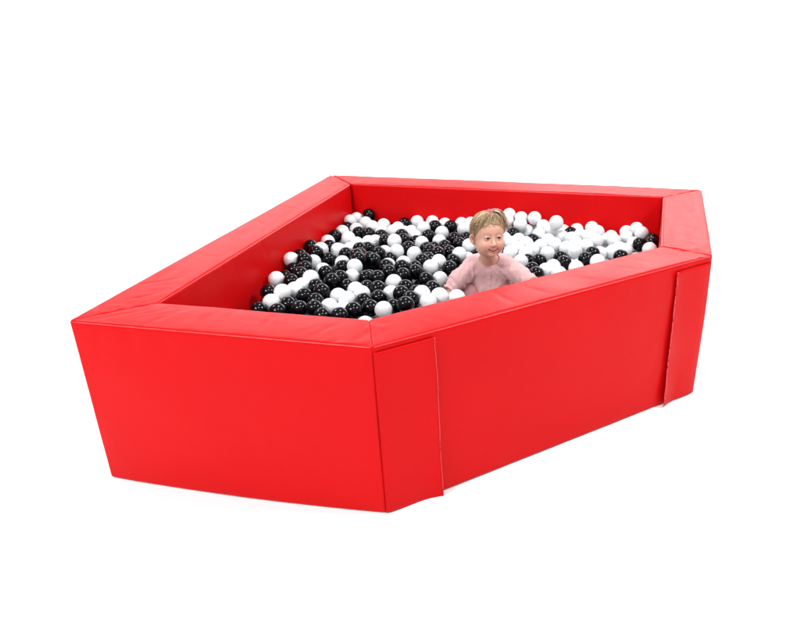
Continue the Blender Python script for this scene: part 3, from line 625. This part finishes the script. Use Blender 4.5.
# skeleton, world metres (viewer's left = the child's right)
SH_R, EL_R, WR_R = (1.066, -1.030, .474), (1.020, -1.115, .443), (.990, -1.165, .408)
SH_L, EL_L, WR_L = (1.204, -1.030, .482), (1.272, -1.095, .478), (1.345, -1.165, .468)
HIP_R, KN_R, AN_R = (1.065, -.880, .300), (1.058, -1.085, .370), (1.050, -.930, .262)
HIP_L, KN_L, AN_L = (1.160, -.880, .300), (1.205, -1.065, .378), (1.210, -.930, .268)
def hand(P, wr, fwd, side, nrm, thumb):
    wr = np.array(wr); fwd, side, nrm = [np.array(v) / np.linalg.norm(v) for v in (fwd, side, nrm)]
    L = lambda a, b_, c: wr + fwd * a + side * b_ + nrm * c
    d = cap(P, L(.004, 0, 0), L(.030, .003, 0), .0125, .0125)
    d = smin(d, cap(P, L(.016, -.010, 0), L(.033, -.0135, .001), .0100, .0085), .008)
    d = smin(d, cap(P, L(.016, .010, 0), L(.034, .0135, .001), .0100, .0085), .008)
    for b_, ln, sp in ((-.0165, .026, -.006), (-.0058, .032, -.002), (.0052, .034, .002), (.0158, .029, .006)):
        k0 = L(.036, b_, .002); k1 = L(.036 + ln * .5, b_ + sp * .5, .001); k2 = L(.036 + ln * .95, b_ + sp, -.009)
        f = np.minimum(cap(P, k0, k1, .0062, .0056), cap(P, k1, k2, .0056, .0046))
        d = smin(d, f, .0035)
    t0, t1, t2 = L(.010, thumb * .013, -.002), L(.024, thumb * .027, -.005), L(.038, thumb * .033, -.009)
    d = smin(d, smin(cap(P, t0, t1, .0075, .0062), cap(P, t1, t2, .0062, .0050), .003), .006)
    return d
def torso_sdf(P, k=0.):
    d = cap(P, (1.113, -.865, .315), (1.122, -.955, .420), .088 + k, .080 + k)
    d = smin(d, cap(P, (1.122, -.955, .415), (1.134, -1.015, .465), .078 + k, .064 + k), .04)
    d = smin(d, cap(P, SH_R, SH_L, .036 + k, .036 + k), .045)
    return d
def arms_sdf(P, k=0.):
    a = smin(cap(P, SH_R, EL_R, .034 + k, .027 + k), cap(P, EL_R, WR_R, .026 + k, .018 + k), .02)
    b_ = smin(cap(P, SH_L, EL_L, .034 + k, .027 + k), cap(P, EL_L, WR_L, .026 + k, .018 + k), .02)
    return np.minimum(a, b_)
def legs_sdf(P, k=0.):
    d = 9.
    for h, kn, an in ((HIP_R, KN_R, AN_R), (HIP_L, KN_L, AN_L)):
        e = smin(cap(P, h, kn, .055 + k, .040 + k), cap(P, kn, an, .036 + k, .024 + k), .02)
        ft = np.array(an) + np.array((0, .065, -.02)); e = smin(e, cap(P, an, ft, .024, .016), .02)
        d = np.minimum(d, e)
    return d
NK = from_head([[0, .020, -.060]])[0]
def body_sdf(P):
    d = smin(torso_sdf(P, -.009), arms_sdf(P, -.006), .02)
    d = smin(d, legs_sdf(P, -.004), .02)
    d = smin(d, cap(P, (1.137, -1.028, .485), NK, .038, .029), .026)
    d = smin(d, head_sdf(to_head(P)), .012)
    d = smin(d, hand(P, WR_R, (-.25, -.80, -.45), (1, -.2, -.1), (0, -.45, .85), 1), .01)
    d = smin(d, hand(P, WR_L, (.45, -.75, -.25), (.8, .5, 0), (0.1, -.3, .95), -1), .01)
    return d

V, Q = mesh_sdf(body_sdf, (.90, -1.32, .17), (1.46, -.74, .78), .0024)
bm = bmesh.new()
bv = [bm.verts.new(tuple(v)) for v in V]
for q in Q:
    try: bm.faces.new([bv[i] for i in q])
    except ValueError: pass
# finer skin where the face is
QH = to_head(V); facev = (QH[:, 1] < -.030) & (QH[:, 2] > -.085) & (QH[:, 2] < .045) & (np.abs(QH[:, 0]) < .055)
for it in range(2):
    bm.verts.ensure_lookup_table(); bm.verts.index_update()
    co = np.array([v.co[:] for v in bm.verts]); q_ = to_head(co)
    if it == 0: sel = (q_[:, 1] < -.030) & (np.abs(q_[:, 0]) < .052) & (q_[:, 2] > -.085) & (q_[:, 2] < .04)
    else: sel = (q_[:, 1] < -.045) & (np.abs(q_[:, 0]) < .040) & (q_[:, 2] > -.062) & (q_[:, 2] < .022)
    ed = [e for e in bm.edges if sel[e.verts[0].index] and sel[e.verts[1].index]]
    bmesh.ops.subdivide_edges(bm, edges=ed, cuts=1, use_grid_fill=True)
bmesh.ops.triangulate(bm, faces=[f for f in bm.faces if len(f.verts) > 4])
bm.verts.ensure_lookup_table(); bm.verts.index_update()
co = np.array([v.co[:] for v in bm.verts]); e_ = .0004
for it in range(3):
    f0 = body_sdf(co)
    gr = np.stack([body_sdf(co + np.eye(3)[k] * e_) - body_sdf(co - np.eye(3)[k] * e_) for k in range(3)], 1) / (2 * e_)
    g2 = np.maximum((gr ** 2).sum(1), .3)
    co -= np.clip(f0 / g2, -.001, .001)[:, None] * gr
for v, c in zip(bm.verts, co): v.co = c
me = bpy.data.meshes.new('person'); bm.to_mesh(me); bm.free()
me.polygons.foreach_set('use_smooth', [True] * len(me.polygons))
# skin's own colouring, plus shade painted inside the nostrils and mouth
q_ = to_head(co); N_ = len(co)
SK = np.array((.65, .385, .285)); col = np.tile(SK, (N_, 1))
def blend(w_, c): 
    global col
    w_ = np.clip(w_, 0, 1)[:, None]; col = col * (1 - w_) + np.array(c) * w_
m_ = np.abs(q_[:, 0]); front = (q_[:, 1] < -.03).astype(float)
g_ = lambda c, s: np.exp(-(((m_ - c[0]) / s[0]) ** 2 + ((q_[:, 2] - c[1]) / s[1]) ** 2)) * front
blend(.65 * g_((.031, -.034), (.015, .013)), (.64, .26, .19))
blend(.35 * g_((0, -.024), (.010, .006)), (.62, .26, .19))
ear_w = np.clip((m_ - .056) / .006, 0, 1) * (np.abs(q_[:, 2] + .012) < .03) * (np.abs(q_[:, 1] - .008) < .025)
blend(.5 * ear_w, (.60, .25, .19))
# brows
bz = .0165 + .0035 * (1 - ((m_ - .024) / .014) ** 2)
blend(.28 * np.exp(-((q_[:, 2] - bz) / .0016) ** 2) * (m_ > .010) * (m_ < .038) * front, (.22, .13, .08))
# eyes
de = np.abs(sphere(np.stack([m_, q_[:, 1], q_[:, 2]], 1), (EYE, -.0610, -.0005), .0118))
x_ = (m_ - EYE) / .0125; zz = q_[:, 2] + .0005
op = (zz < .0044 * (1 - x_ ** 2)) & (zz > -.0028 * (1 - x_ ** 2)) & (de < .0009) & (q_[:, 1] < -.066)
col[op] = (.50, .44, .40)
gz = .0018                                              # looks to the child's left
ix = q_[:, 0] - np.sign(q_[:, 0]) * EYE - gz; rr = np.sqrt(ix ** 2 + (zz - .0002) ** 2)
col[op & (rr < .0068)] = (.022, .014, .009); col[op & (rr < .0030)] = (.003, .003, .003)
lash = (np.abs(zz - .0049 * (1 - x_ ** 2)) < .0015) & (np.abs(x_) < 1.02) & (q_[:, 1] < -.060)
blend(.85 * lash, (.06, .035, .022))
lash = (np.abs(zz + .0032 * (1 - x_ ** 2)) < .0006) & (np.abs(x_) < .98) & (q_[:, 1] < -.060)
blend(.4 * lash, (.14, .07, .05))
# lips, mouth and teeth
mz = -.0497 + 13.5 * m_ ** 2; my = -.0725 + 13 * m_ ** 2; ww_ = np.clip(1 - (m_ / .0245) ** 2, 0, 1); opn = .0004 + .0037 * ww_
inm = (m_ < .0252) & (q_[:, 1] < my + .012)
lip = inm & (q_[:, 2] < mz + opn + .0042 * ww_ ** .5) & (q_[:, 2] > mz - opn - .0052 * ww_ ** .5) & (q_[:, 1] < my + .003)
blend(.85 * lip, (.50, .125, .115))
hol = inm & (np.abs(q_[:, 2] - mz) < opn * 1.0) & (q_[:, 1] > my - .0005)
col[hol] = (.07, .012, .012)  # dark mouth opening, its shade painted into the colour
th = inm & (q_[:, 1] > my - .0006) & (q_[:, 1] < my + .0030) & (q_[:, 2] > mz + .0003) & (q_[:, 2] < mz + opn * .9) & (m_ < .0188)
col[th] = (.74, .70, .64)
nst = (np.linalg.norm(np.stack([m_ - .0036, q_[:, 1] + .0835, q_[:, 2] + .0325], 1), axis=1) < .0026); blend(.6 * nst, (.16, .05, .04))  # shade in the nostrils painted into the skin colour
a_ = me.color_attributes.new('Col', 'FLOAT_COLOR', 'POINT'); cc = np.ones((N_, 4), np.float32); cc[:, :3] = col; a_.data.foreach_set('color', cc.ravel())
M_skin, nt, b = mat('skin', SK, .5, .35, 'Col')
b.inputs['Subsurface Weight'].default_value = .12; b.inputs['Subsurface Radius'].default_value = (.006, .0025, .0015); b.inputs['Subsurface Scale'].default_value = 1
add_bump(nt, b, [(500, .08, .0005, (1, 1, 1))])
me.materials.append(M_skin)
person = link(bpy.data.objects.new('person', me))
tag(person, 'smiling toddler in a pink cardigan crouching among the balls by the angled wall', 'person')

# ---------------------------------------------------------------- cardigan
PINK = (.58, .365, .368)
M_card, nt, b = mat('pink_cotton', PINK, .85, .15); vary(nt, b, PINK, .06, 40)
b.inputs['Sheen Weight'].default_value = .15
add_bump(nt, b, [(1400, .25, .0006, (1, 1, 1)), (60, .6, .004, (1, 1, .5))])
NC = np.array((1.142, -1.062, .518))      # middle of the neckline
CH0, CH1 = np.array((1.150, -1.085, .490)), np.array((1.142, -1.062, .375))
def noise_np(P, f, s):
    a = P * f + s
    return (np.sin(a[:, 0] + 1.3 * np.sin(a[:, 1] * 1.1)) + np.sin(a[:, 1] * 1.2 + 1.1 * np.sin(a[:, 2])) + np.sin(a[:, 2] * .9 + 1.4 * np.sin(a[:, 0] * 1.3))) / 3
def card_sdf(P):
    t = torso_sdf(P, .004)
    t = smin(t, cap(P, (1.10, -.985, .455), (1.105, -1.035, .375), .056, .060), .04)   # cloth hanging from the chest
    t = smin(t, cap(P, (1.155, -.985, .460), (1.165, -1.035, .385), .054, .058), .04)
    a = arms_sdf(P, .010)
    # baggy sleeve with gathers towards the wrist
    for sh, el, wr in ((SH_R, EL_R, WR_R), (SH_L, EL_L, WR_L)):
        el = np.array(el); wr = np.array(wr); ba = wr - el; u = ((P - el) @ ba) / (ba @ ba)
        a = a + .0022 * np.sin(u * 17 + 4 * noise_np(P, 30, 2)) * np.exp(-((u - .45) / .75) ** 2) * (np.linalg.norm(P - (el + wr) / 2, axis=1) < .11)
        a = smax(a, -np.maximum(-(u - .98) * np.linalg.norm(ba), np.linalg.norm(P - wr, axis=1) - .05), .003)
    d = smin(t, a, .022)
    rg_ = 1 - 2 * np.sqrt(noise_np(P * np.array((1, 1, .6)), 105, 0) ** 2 + .0006); d = d - .0024 * rg_ * np.clip((.55 - P[:, 2]) / .06, 0.15, 1) + .0010 * noise_np(P, 95, 5)
    # folds radiating from the neckline down the chest
    q = P - NC; ang = np.arctan2(q[:, 0], -q[:, 2]); rr = np.linalg.norm(q, axis=1)
    d = d + .0007 * np.sin(ang * 17 + 2 * noise_np(P, 25, 1)) * np.exp(-((rr - .085) / .045) ** 2) * (P[:, 1] < -.99)
    # raised button placket
    ba = CH1 - CH0; u = np.clip(((P - CH0) @ ba) / (ba @ ba), 0, 1); dx = np.abs((P - CH0 - u[:, None] * ba)[:, 0])
    d = d - .0018 * np.clip((.0085 - dx) / .002, 0, 1) * (P[:, 1] < -1.02) * (rr > .028)
    # neck opening and its band
    nk = cap(P, NC + np.array((-.010, .030, -.030)), NC + np.array((.012, -.030, .085)), .0375, .047)
    band = np.abs(nk) - .0045
    d = smin(d, np.maximum(band, np.abs(d) - .0022), .002)
    d = smax(d, -nk, .003)
    # hollow: only the cloth
    inner = np.minimum(torso_sdf(P, -.005), arms_sdf(P, -.004))
    d = np.maximum(d, .31 - P[:, 2])
    return smax(d, -(inner + .001), .001)
V, Q = mesh_sdf(card_sdf, (.90, -1.24, .29), (1.42, -.76, .60), .0030)
card = link(bpy.data.objects.new('cardigan', fast_mesh('cardigan', V, Q, M_card)), person)
# buttons on the placket
def surf(f, p, d_):
    p = np.array(p, float); d_ = np.array(d_, float) / np.linalg.norm(d_)
    ts = np.linspace(0, .2, 400); v = f(p + ts[:, None] * d_); k = np.argmax(v < 0)
    return p + d_ * ts[k]
M_btn, _, _ = mat('button', (.56, .34, .34), .3, .5)
for k in range(4):
    c = CH0 + (CH1 - CH0) * (.10 + .27 * k); s = surf(card_sdf, c + np.array((0, -.1, .03)), (0, 1, -.3))
    Vb = []; Fb = []
    prof = [(0, .0012), (.0026, .0012), (.0033, .0020), (.0042, .0018), (.0045, .0008), (.0042, -.001)]
    ns = 16
    nrm = np.array((.1, -.93, .32)); nrm /= np.linalg.norm(nrm); sx = np.cross(nrm, (0, 0, 1)); sx /= np.linalg.norm(sx); sy = np.cross(sx, nrm)
    Vb.append(s + nrm * prof[0][1])
    for r0, h0 in prof[1:]:
        for j in range(ns): Vb.append(s + nrm * h0 + (sx * math.cos(j * 2 * math.pi / ns) + sy * math.sin(j * 2 * math.pi / ns)) * r0)
    for j in range(ns): Fb.append((0, 1 + j, 1 + (j + 1) % ns))
    for a in range(len(prof) - 2):
        for j in range(ns): Fb.append((1 + a * ns + j, 1 + (a + 1) * ns + j, 1 + (a + 1) * ns + (j + 1) % ns, 1 + a * ns + (j + 1) % ns))
    mesh_obj('button', Vb, Fb, M_btn, card)

# ---------------------------------------------------------------- leggings
LEG = (.36, .165, .18)
M_leg, nt, b = mat('rose_leggings', LEG, .85, .15); vary(nt, b, LEG, .06, 40); add_bump(nt, b, [(1400, .2, .0005, (1, 1, 1)), (60, .3, .003, (1, 1, 1))])
def leg_sdf(P):
    d = smin(legs_sdf(P, .004), cap(P, (1.113, -.865, .300), (1.113, -.90, .33), .086, .082), .03)
    d = d + .0020 * noise_np(P, 60, 3)
    for an in (AN_R, AN_L): d = np.maximum(d, -(np.linalg.norm(P - (np.array(an) + np.array((0, .065, -.02))), axis=1) - .055))
    return d
V, Q = mesh_sdf(leg_sdf, (.93, -1.17, .19), (1.30, -.75, .50), .0036)
link(bpy.data.objects.new('leggings', fast_mesh('leggings', V, Q, M_leg)), person)

# ---------------------------------------------------------------- hair
M_hair, nt, b = mat('blonde_hair', (.3, .2, .1), .5, .4, 'Col')
def hair_q(Q):
    d = ell(Q, (0, .015, .025), (.0650, .0820, .0710))
    d = smin(d, ell(Q, (0, -.018, .026), (.0585, .0560, .0565)), .03)
    g = (Q[:, 1] + .034) + .95 * (Q[:, 2] - .020) + .10 * np.abs(Q[:, 0])
    g = g + .004 * np.sin(Q[:, 0] * 190) * np.exp(-((Q[:, 2] - .055) / .03) ** 2)
    d = d + .0028 * np.exp(-np.maximum(g, 0) / .007)
    d = smax(d, -g, .004)
    d = smax(d, -(Q[:, 2] + .052 + .003 * np.sin(Q[:, 0] * 260)), .006)
    # fine combed grooves running towards the tie
    q = Q - TIE; u = np.arctan2(q[:, 0], q[:, 1])
    d = d + .0007 * np.sin(u * 46 + 3 * np.sin(Q[:, 2] * 60)) + .0005 * np.sin(u * 97)
    ear = ell(np.concatenate([np.abs(Q[:, :1]), Q[:, 1:]], 1), (.068, .007, -.012), (.020, .020, .026))
    return smax(d, -ear, .004)
TIE = np.array((.014, -.002, .0965))
V, Q = mesh_sdf(hair_q, (-.085, -.09, -.07), (.085, .115, .11), .0020)
rg = np.random.RandomState(11)
DARK, MID, LITE = np.array((.125, .070, .032)), np.array((.330, .215, .112)), np.array((.580, .425, .255))
q = V - TIE; u = np.arctan2(q[:, 0], q[:, 1]); m = .5 + .3 * np.sin(u * 23 + 2 * np.sin(V[:, 2] * 50)) + .2 * np.sin(u * 61)
hc = MID * (1 - m[:, None]) + (DARK * .4 + LITE * .6) * m[:, None]
SVv = [from_head(V)]; SFf = [Q]; SCc = [hc]; nv = len(V)
def hair_r(d3):
    """radius of the hair shell in unit direction d3 from the skull centre"""
    lo_, hi_ = np.full(len(d3), .02), np.full(len(d3), .13)
    for _ in range(18):
        mi = (lo_ + hi_) / 2; Qm = d3 * mi[:, None] + np.array((0, .012, .02))
        v = smin(ell(Qm, (0, .015, .025), (.0650, .0820, .0710)), ell(Qm, (0, -.018, .026), (.0585, .0560, .0565)), .03)
        hi_ = np.where(v > 0, mi, hi_); lo_ = np.where(v > 0, lo_, mi)
    return lo_
C0 = np.array((0, .012, .02))
def add_strand(path, r0, c):
    global nv
    P = from_head(path); n = len(P); t = np.gradient(P, axis=0); t /= np.linalg.norm(t, axis=1)[:, None] + 1e-9
    s = np.cross(t, (0.3, 0.2, 1)); s /= np.linalg.norm(s, axis=1)[:, None] + 1e-9; k = np.cross(s, t)
    rad = r0 * np.clip(np.sin(np.linspace(.25, math.pi - .12, n)), .15, 1)
    V3 = np.concatenate([P + (s * math.cos(a) + k * math.sin(a)) * rad[:, None] for a in (0, 2.094, 4.189)], 0).reshape(3, n, 3).transpose(1, 0, 2).reshape(-1, 3)
    F3 = [(i * 3 + a, i * 3 + (a + 1) % 3, i * 3 + 3 + (a + 1) % 3, i * 3 + 3 + a) for i in range(n - 1) for a in range(3)]
    SVv.append(V3); SFf.append(np.array(F3) + nv); SCc.append(np.tile(c, (len(V3), 1))); nv += len(V3)
def hcol():
    a = rg.rand(); return (DARK if a < .25 else MID if a < .65 else LITE) * rg.uniform(.85, 1.15)
# combed up into the tie
cnt_ = 0
while cnt_ < 2600:
    d0 = rg.randn(3); d0 /= np.linalg.norm(d0)
    p0 = d0 * hair_r(d0[None])[0] + C0
    g = (p0[1] + .034) + .95 * (p0[2] - .020) + .10 * abs(p0[0])
    if g < rg.uniform(-.007, .002) or p0[2] < -.02: continue
    if abs(p0[0]) > .048 and abs(p0[1] - .006) < .022 and p0[2] < .014: continue
    d1 = (TIE + rg.randn(3) * .004 - C0); d1 /= np.linalg.norm(d1)
    om = math.acos(np.clip(d0 @ d1, -1, 1)); ts = np.linspace(0, rg.uniform(.75, 1), 9)
    dd = (np.sin((1 - ts) * om)[:, None] * d0 + np.sin(ts * om)[:, None] * d1) / math.sin(om + 1e-6); dd /= np.linalg.norm(dd, axis=1)[:, None]
    sag = np.cross(d0, d1) * rg.uniform(-.12, .12); dd = dd + sag * np.sin(ts * math.pi)[:, None]; dd /= np.linalg.norm(dd, axis=1)[:, None]
    add_strand(C0 + dd * (hair_r(dd) + rg.uniform(-.0004, .0022) + .0015 * np.sin(ts * math.pi))[:, None], rg.uniform(.0004, .0008), hcol()); cnt_ += 1
# loose fringe and temple wisps falling over the forehead
for _ in range(80):
    x0 = rg.uniform(-.052, .052); y0 = -.050 + 7 * x0 * x0; z0 = .056 - 6.0 * x0 * x0 + rg.uniform(-.002, .010)
    sw = rg.uniform(.000, .034) ; ln = rg.uniform(.006, .018); ts = np.linspace(0, 1, 6)[:, None]
    end = np.array((x0 + sw, y0 - .012, z0 - ln)); mid = np.array((x0 + sw * .3, y0 - .016, z0 - ln * .35)); st = np.array((x0 - sw * .2, y0 + .006, z0 + .006))
    path = (1 - ts) ** 2 * st + 2 * ts * (1 - ts) * mid + ts ** 2 * end
    dr = path - C0; rr = np.linalg.norm(dr, axis=1); dr /= rr[:, None]
    add_strand(C0 + dr * (np.maximum(hair_r(dr) - .0035, .05) + rg.uniform(0, .0016))[:, None], rg.uniform(.0004, .0008), (MID * .5 + LITE * .5) * rg.uniform(.8, 1.1))
# nape: short hair down behind the ears
for _ in range(420):
    a = rg.uniform(-1.95, 1.95); d0 = np.array((math.sin(a), math.cos(a), rg.uniform(-.65, .1))); d0 /= np.linalg.norm(d0)
    if abs(a) > 1.15 and d0[2] > -.15: continue
    st = C0 + d0 * (hair_r(d0[None])[0] - .001); ln = rg.uniform(.020, .040); ts = np.linspace(0, 1, 6)[:, None]
    out = np.array((d0[0], d0[1], 0)) * rg.uniform(-.006, .006)
    path = st + ts * np.array((rg.uniform(-.003, .003), -.002, -ln)) + np.sin(ts * 3.0) * out - (ts ** 2) * np.array((d0[0], d0[1], 0)) * .010
    add_strand(path, rg.uniform(.0006, .0011), hcol())
# the pony tail: springs up from the tie and falls over the child's left side
for _ in range(260):
    j = rg.randn(3) * .0032; ts = np.linspace(0, 1, 12)[:, None]; f = rg.randn(3) * np.array((.007, .009, .006)); L_ = rg.uniform(.72, 1.05)
    p0, p1, p2, p3 = TIE + j, TIE + np.array((.016, .004, .005)) + j * 1.5, TIE + np.array((.056, -.004, .012)) + f * .6, TIE + np.array((.066, -.004, -.072)) * L_ + f
    path = (1 - ts) ** 3 * p0 + 3 * ts * (1 - ts) ** 2 * p1 + 3 * ts ** 2 * (1 - ts) * p2 + ts ** 3 * p3
    add_strand(path, rg.uniform(.0007, .0013), hcol())
HV = np.concatenate(SVv); HF = np.concatenate(SFf); HCc = np.concatenate(SCc)
hm = fast_mesh('hair', HV, HF, M_hair); a_ = hm.color_attributes.new('Col', 'FLOAT_COLOR', 'POINT')
cc = np.ones((len(HV), 4), np.float32); cc[:, :3] = HCc; a_.data.foreach_set('color', cc.ravel())
hair = link(bpy.data.objects.new('hair', hm), person)
M_tie, _, _ = mat('pink_hair_tie', (.62, .16, .30), .6, .3); M_band, _, _ = mat('white_hair_band', (.6, .58, .58), .5, .3)
ax = np.array((.25, .05, .95)); ax /= np.linalg.norm(ax); sx = np.cross(ax, (0, 1, 0)); sx /= np.linalg.norm(sx); sy = np.cross(ax, sx)
ring = [Vector(from_head([TIE + ax * .003 + (sx * math.cos(t) + sy * math.sin(t)) * (.0085 + .0010 * math.sin(9 * t))])[0]) for t in np.linspace(0, 2 * math.pi, 48, endpoint=False)]
V2, F2 = tube(ring, [.0054 + .0008 * math.sin(11 * k) for k in range(48)], 10, True); mesh_obj('hair_tie', V2, F2, M_tie, hair)
bow = [Vector(from_head([TIE + np.array((.013 + .030 * s, -.010 - .010 * math.sin(s * 3.1), .004 - .016 * s * s))])[0]) for s in np.linspace(0, 1, 16)]
V2, F2 = tube(bow, [.0030 * (1 - .25 * abs(2 * k / 15 - 1)) for k in range(16)], 8); mesh_obj('hair_band', V2, F2, M_band, hair)
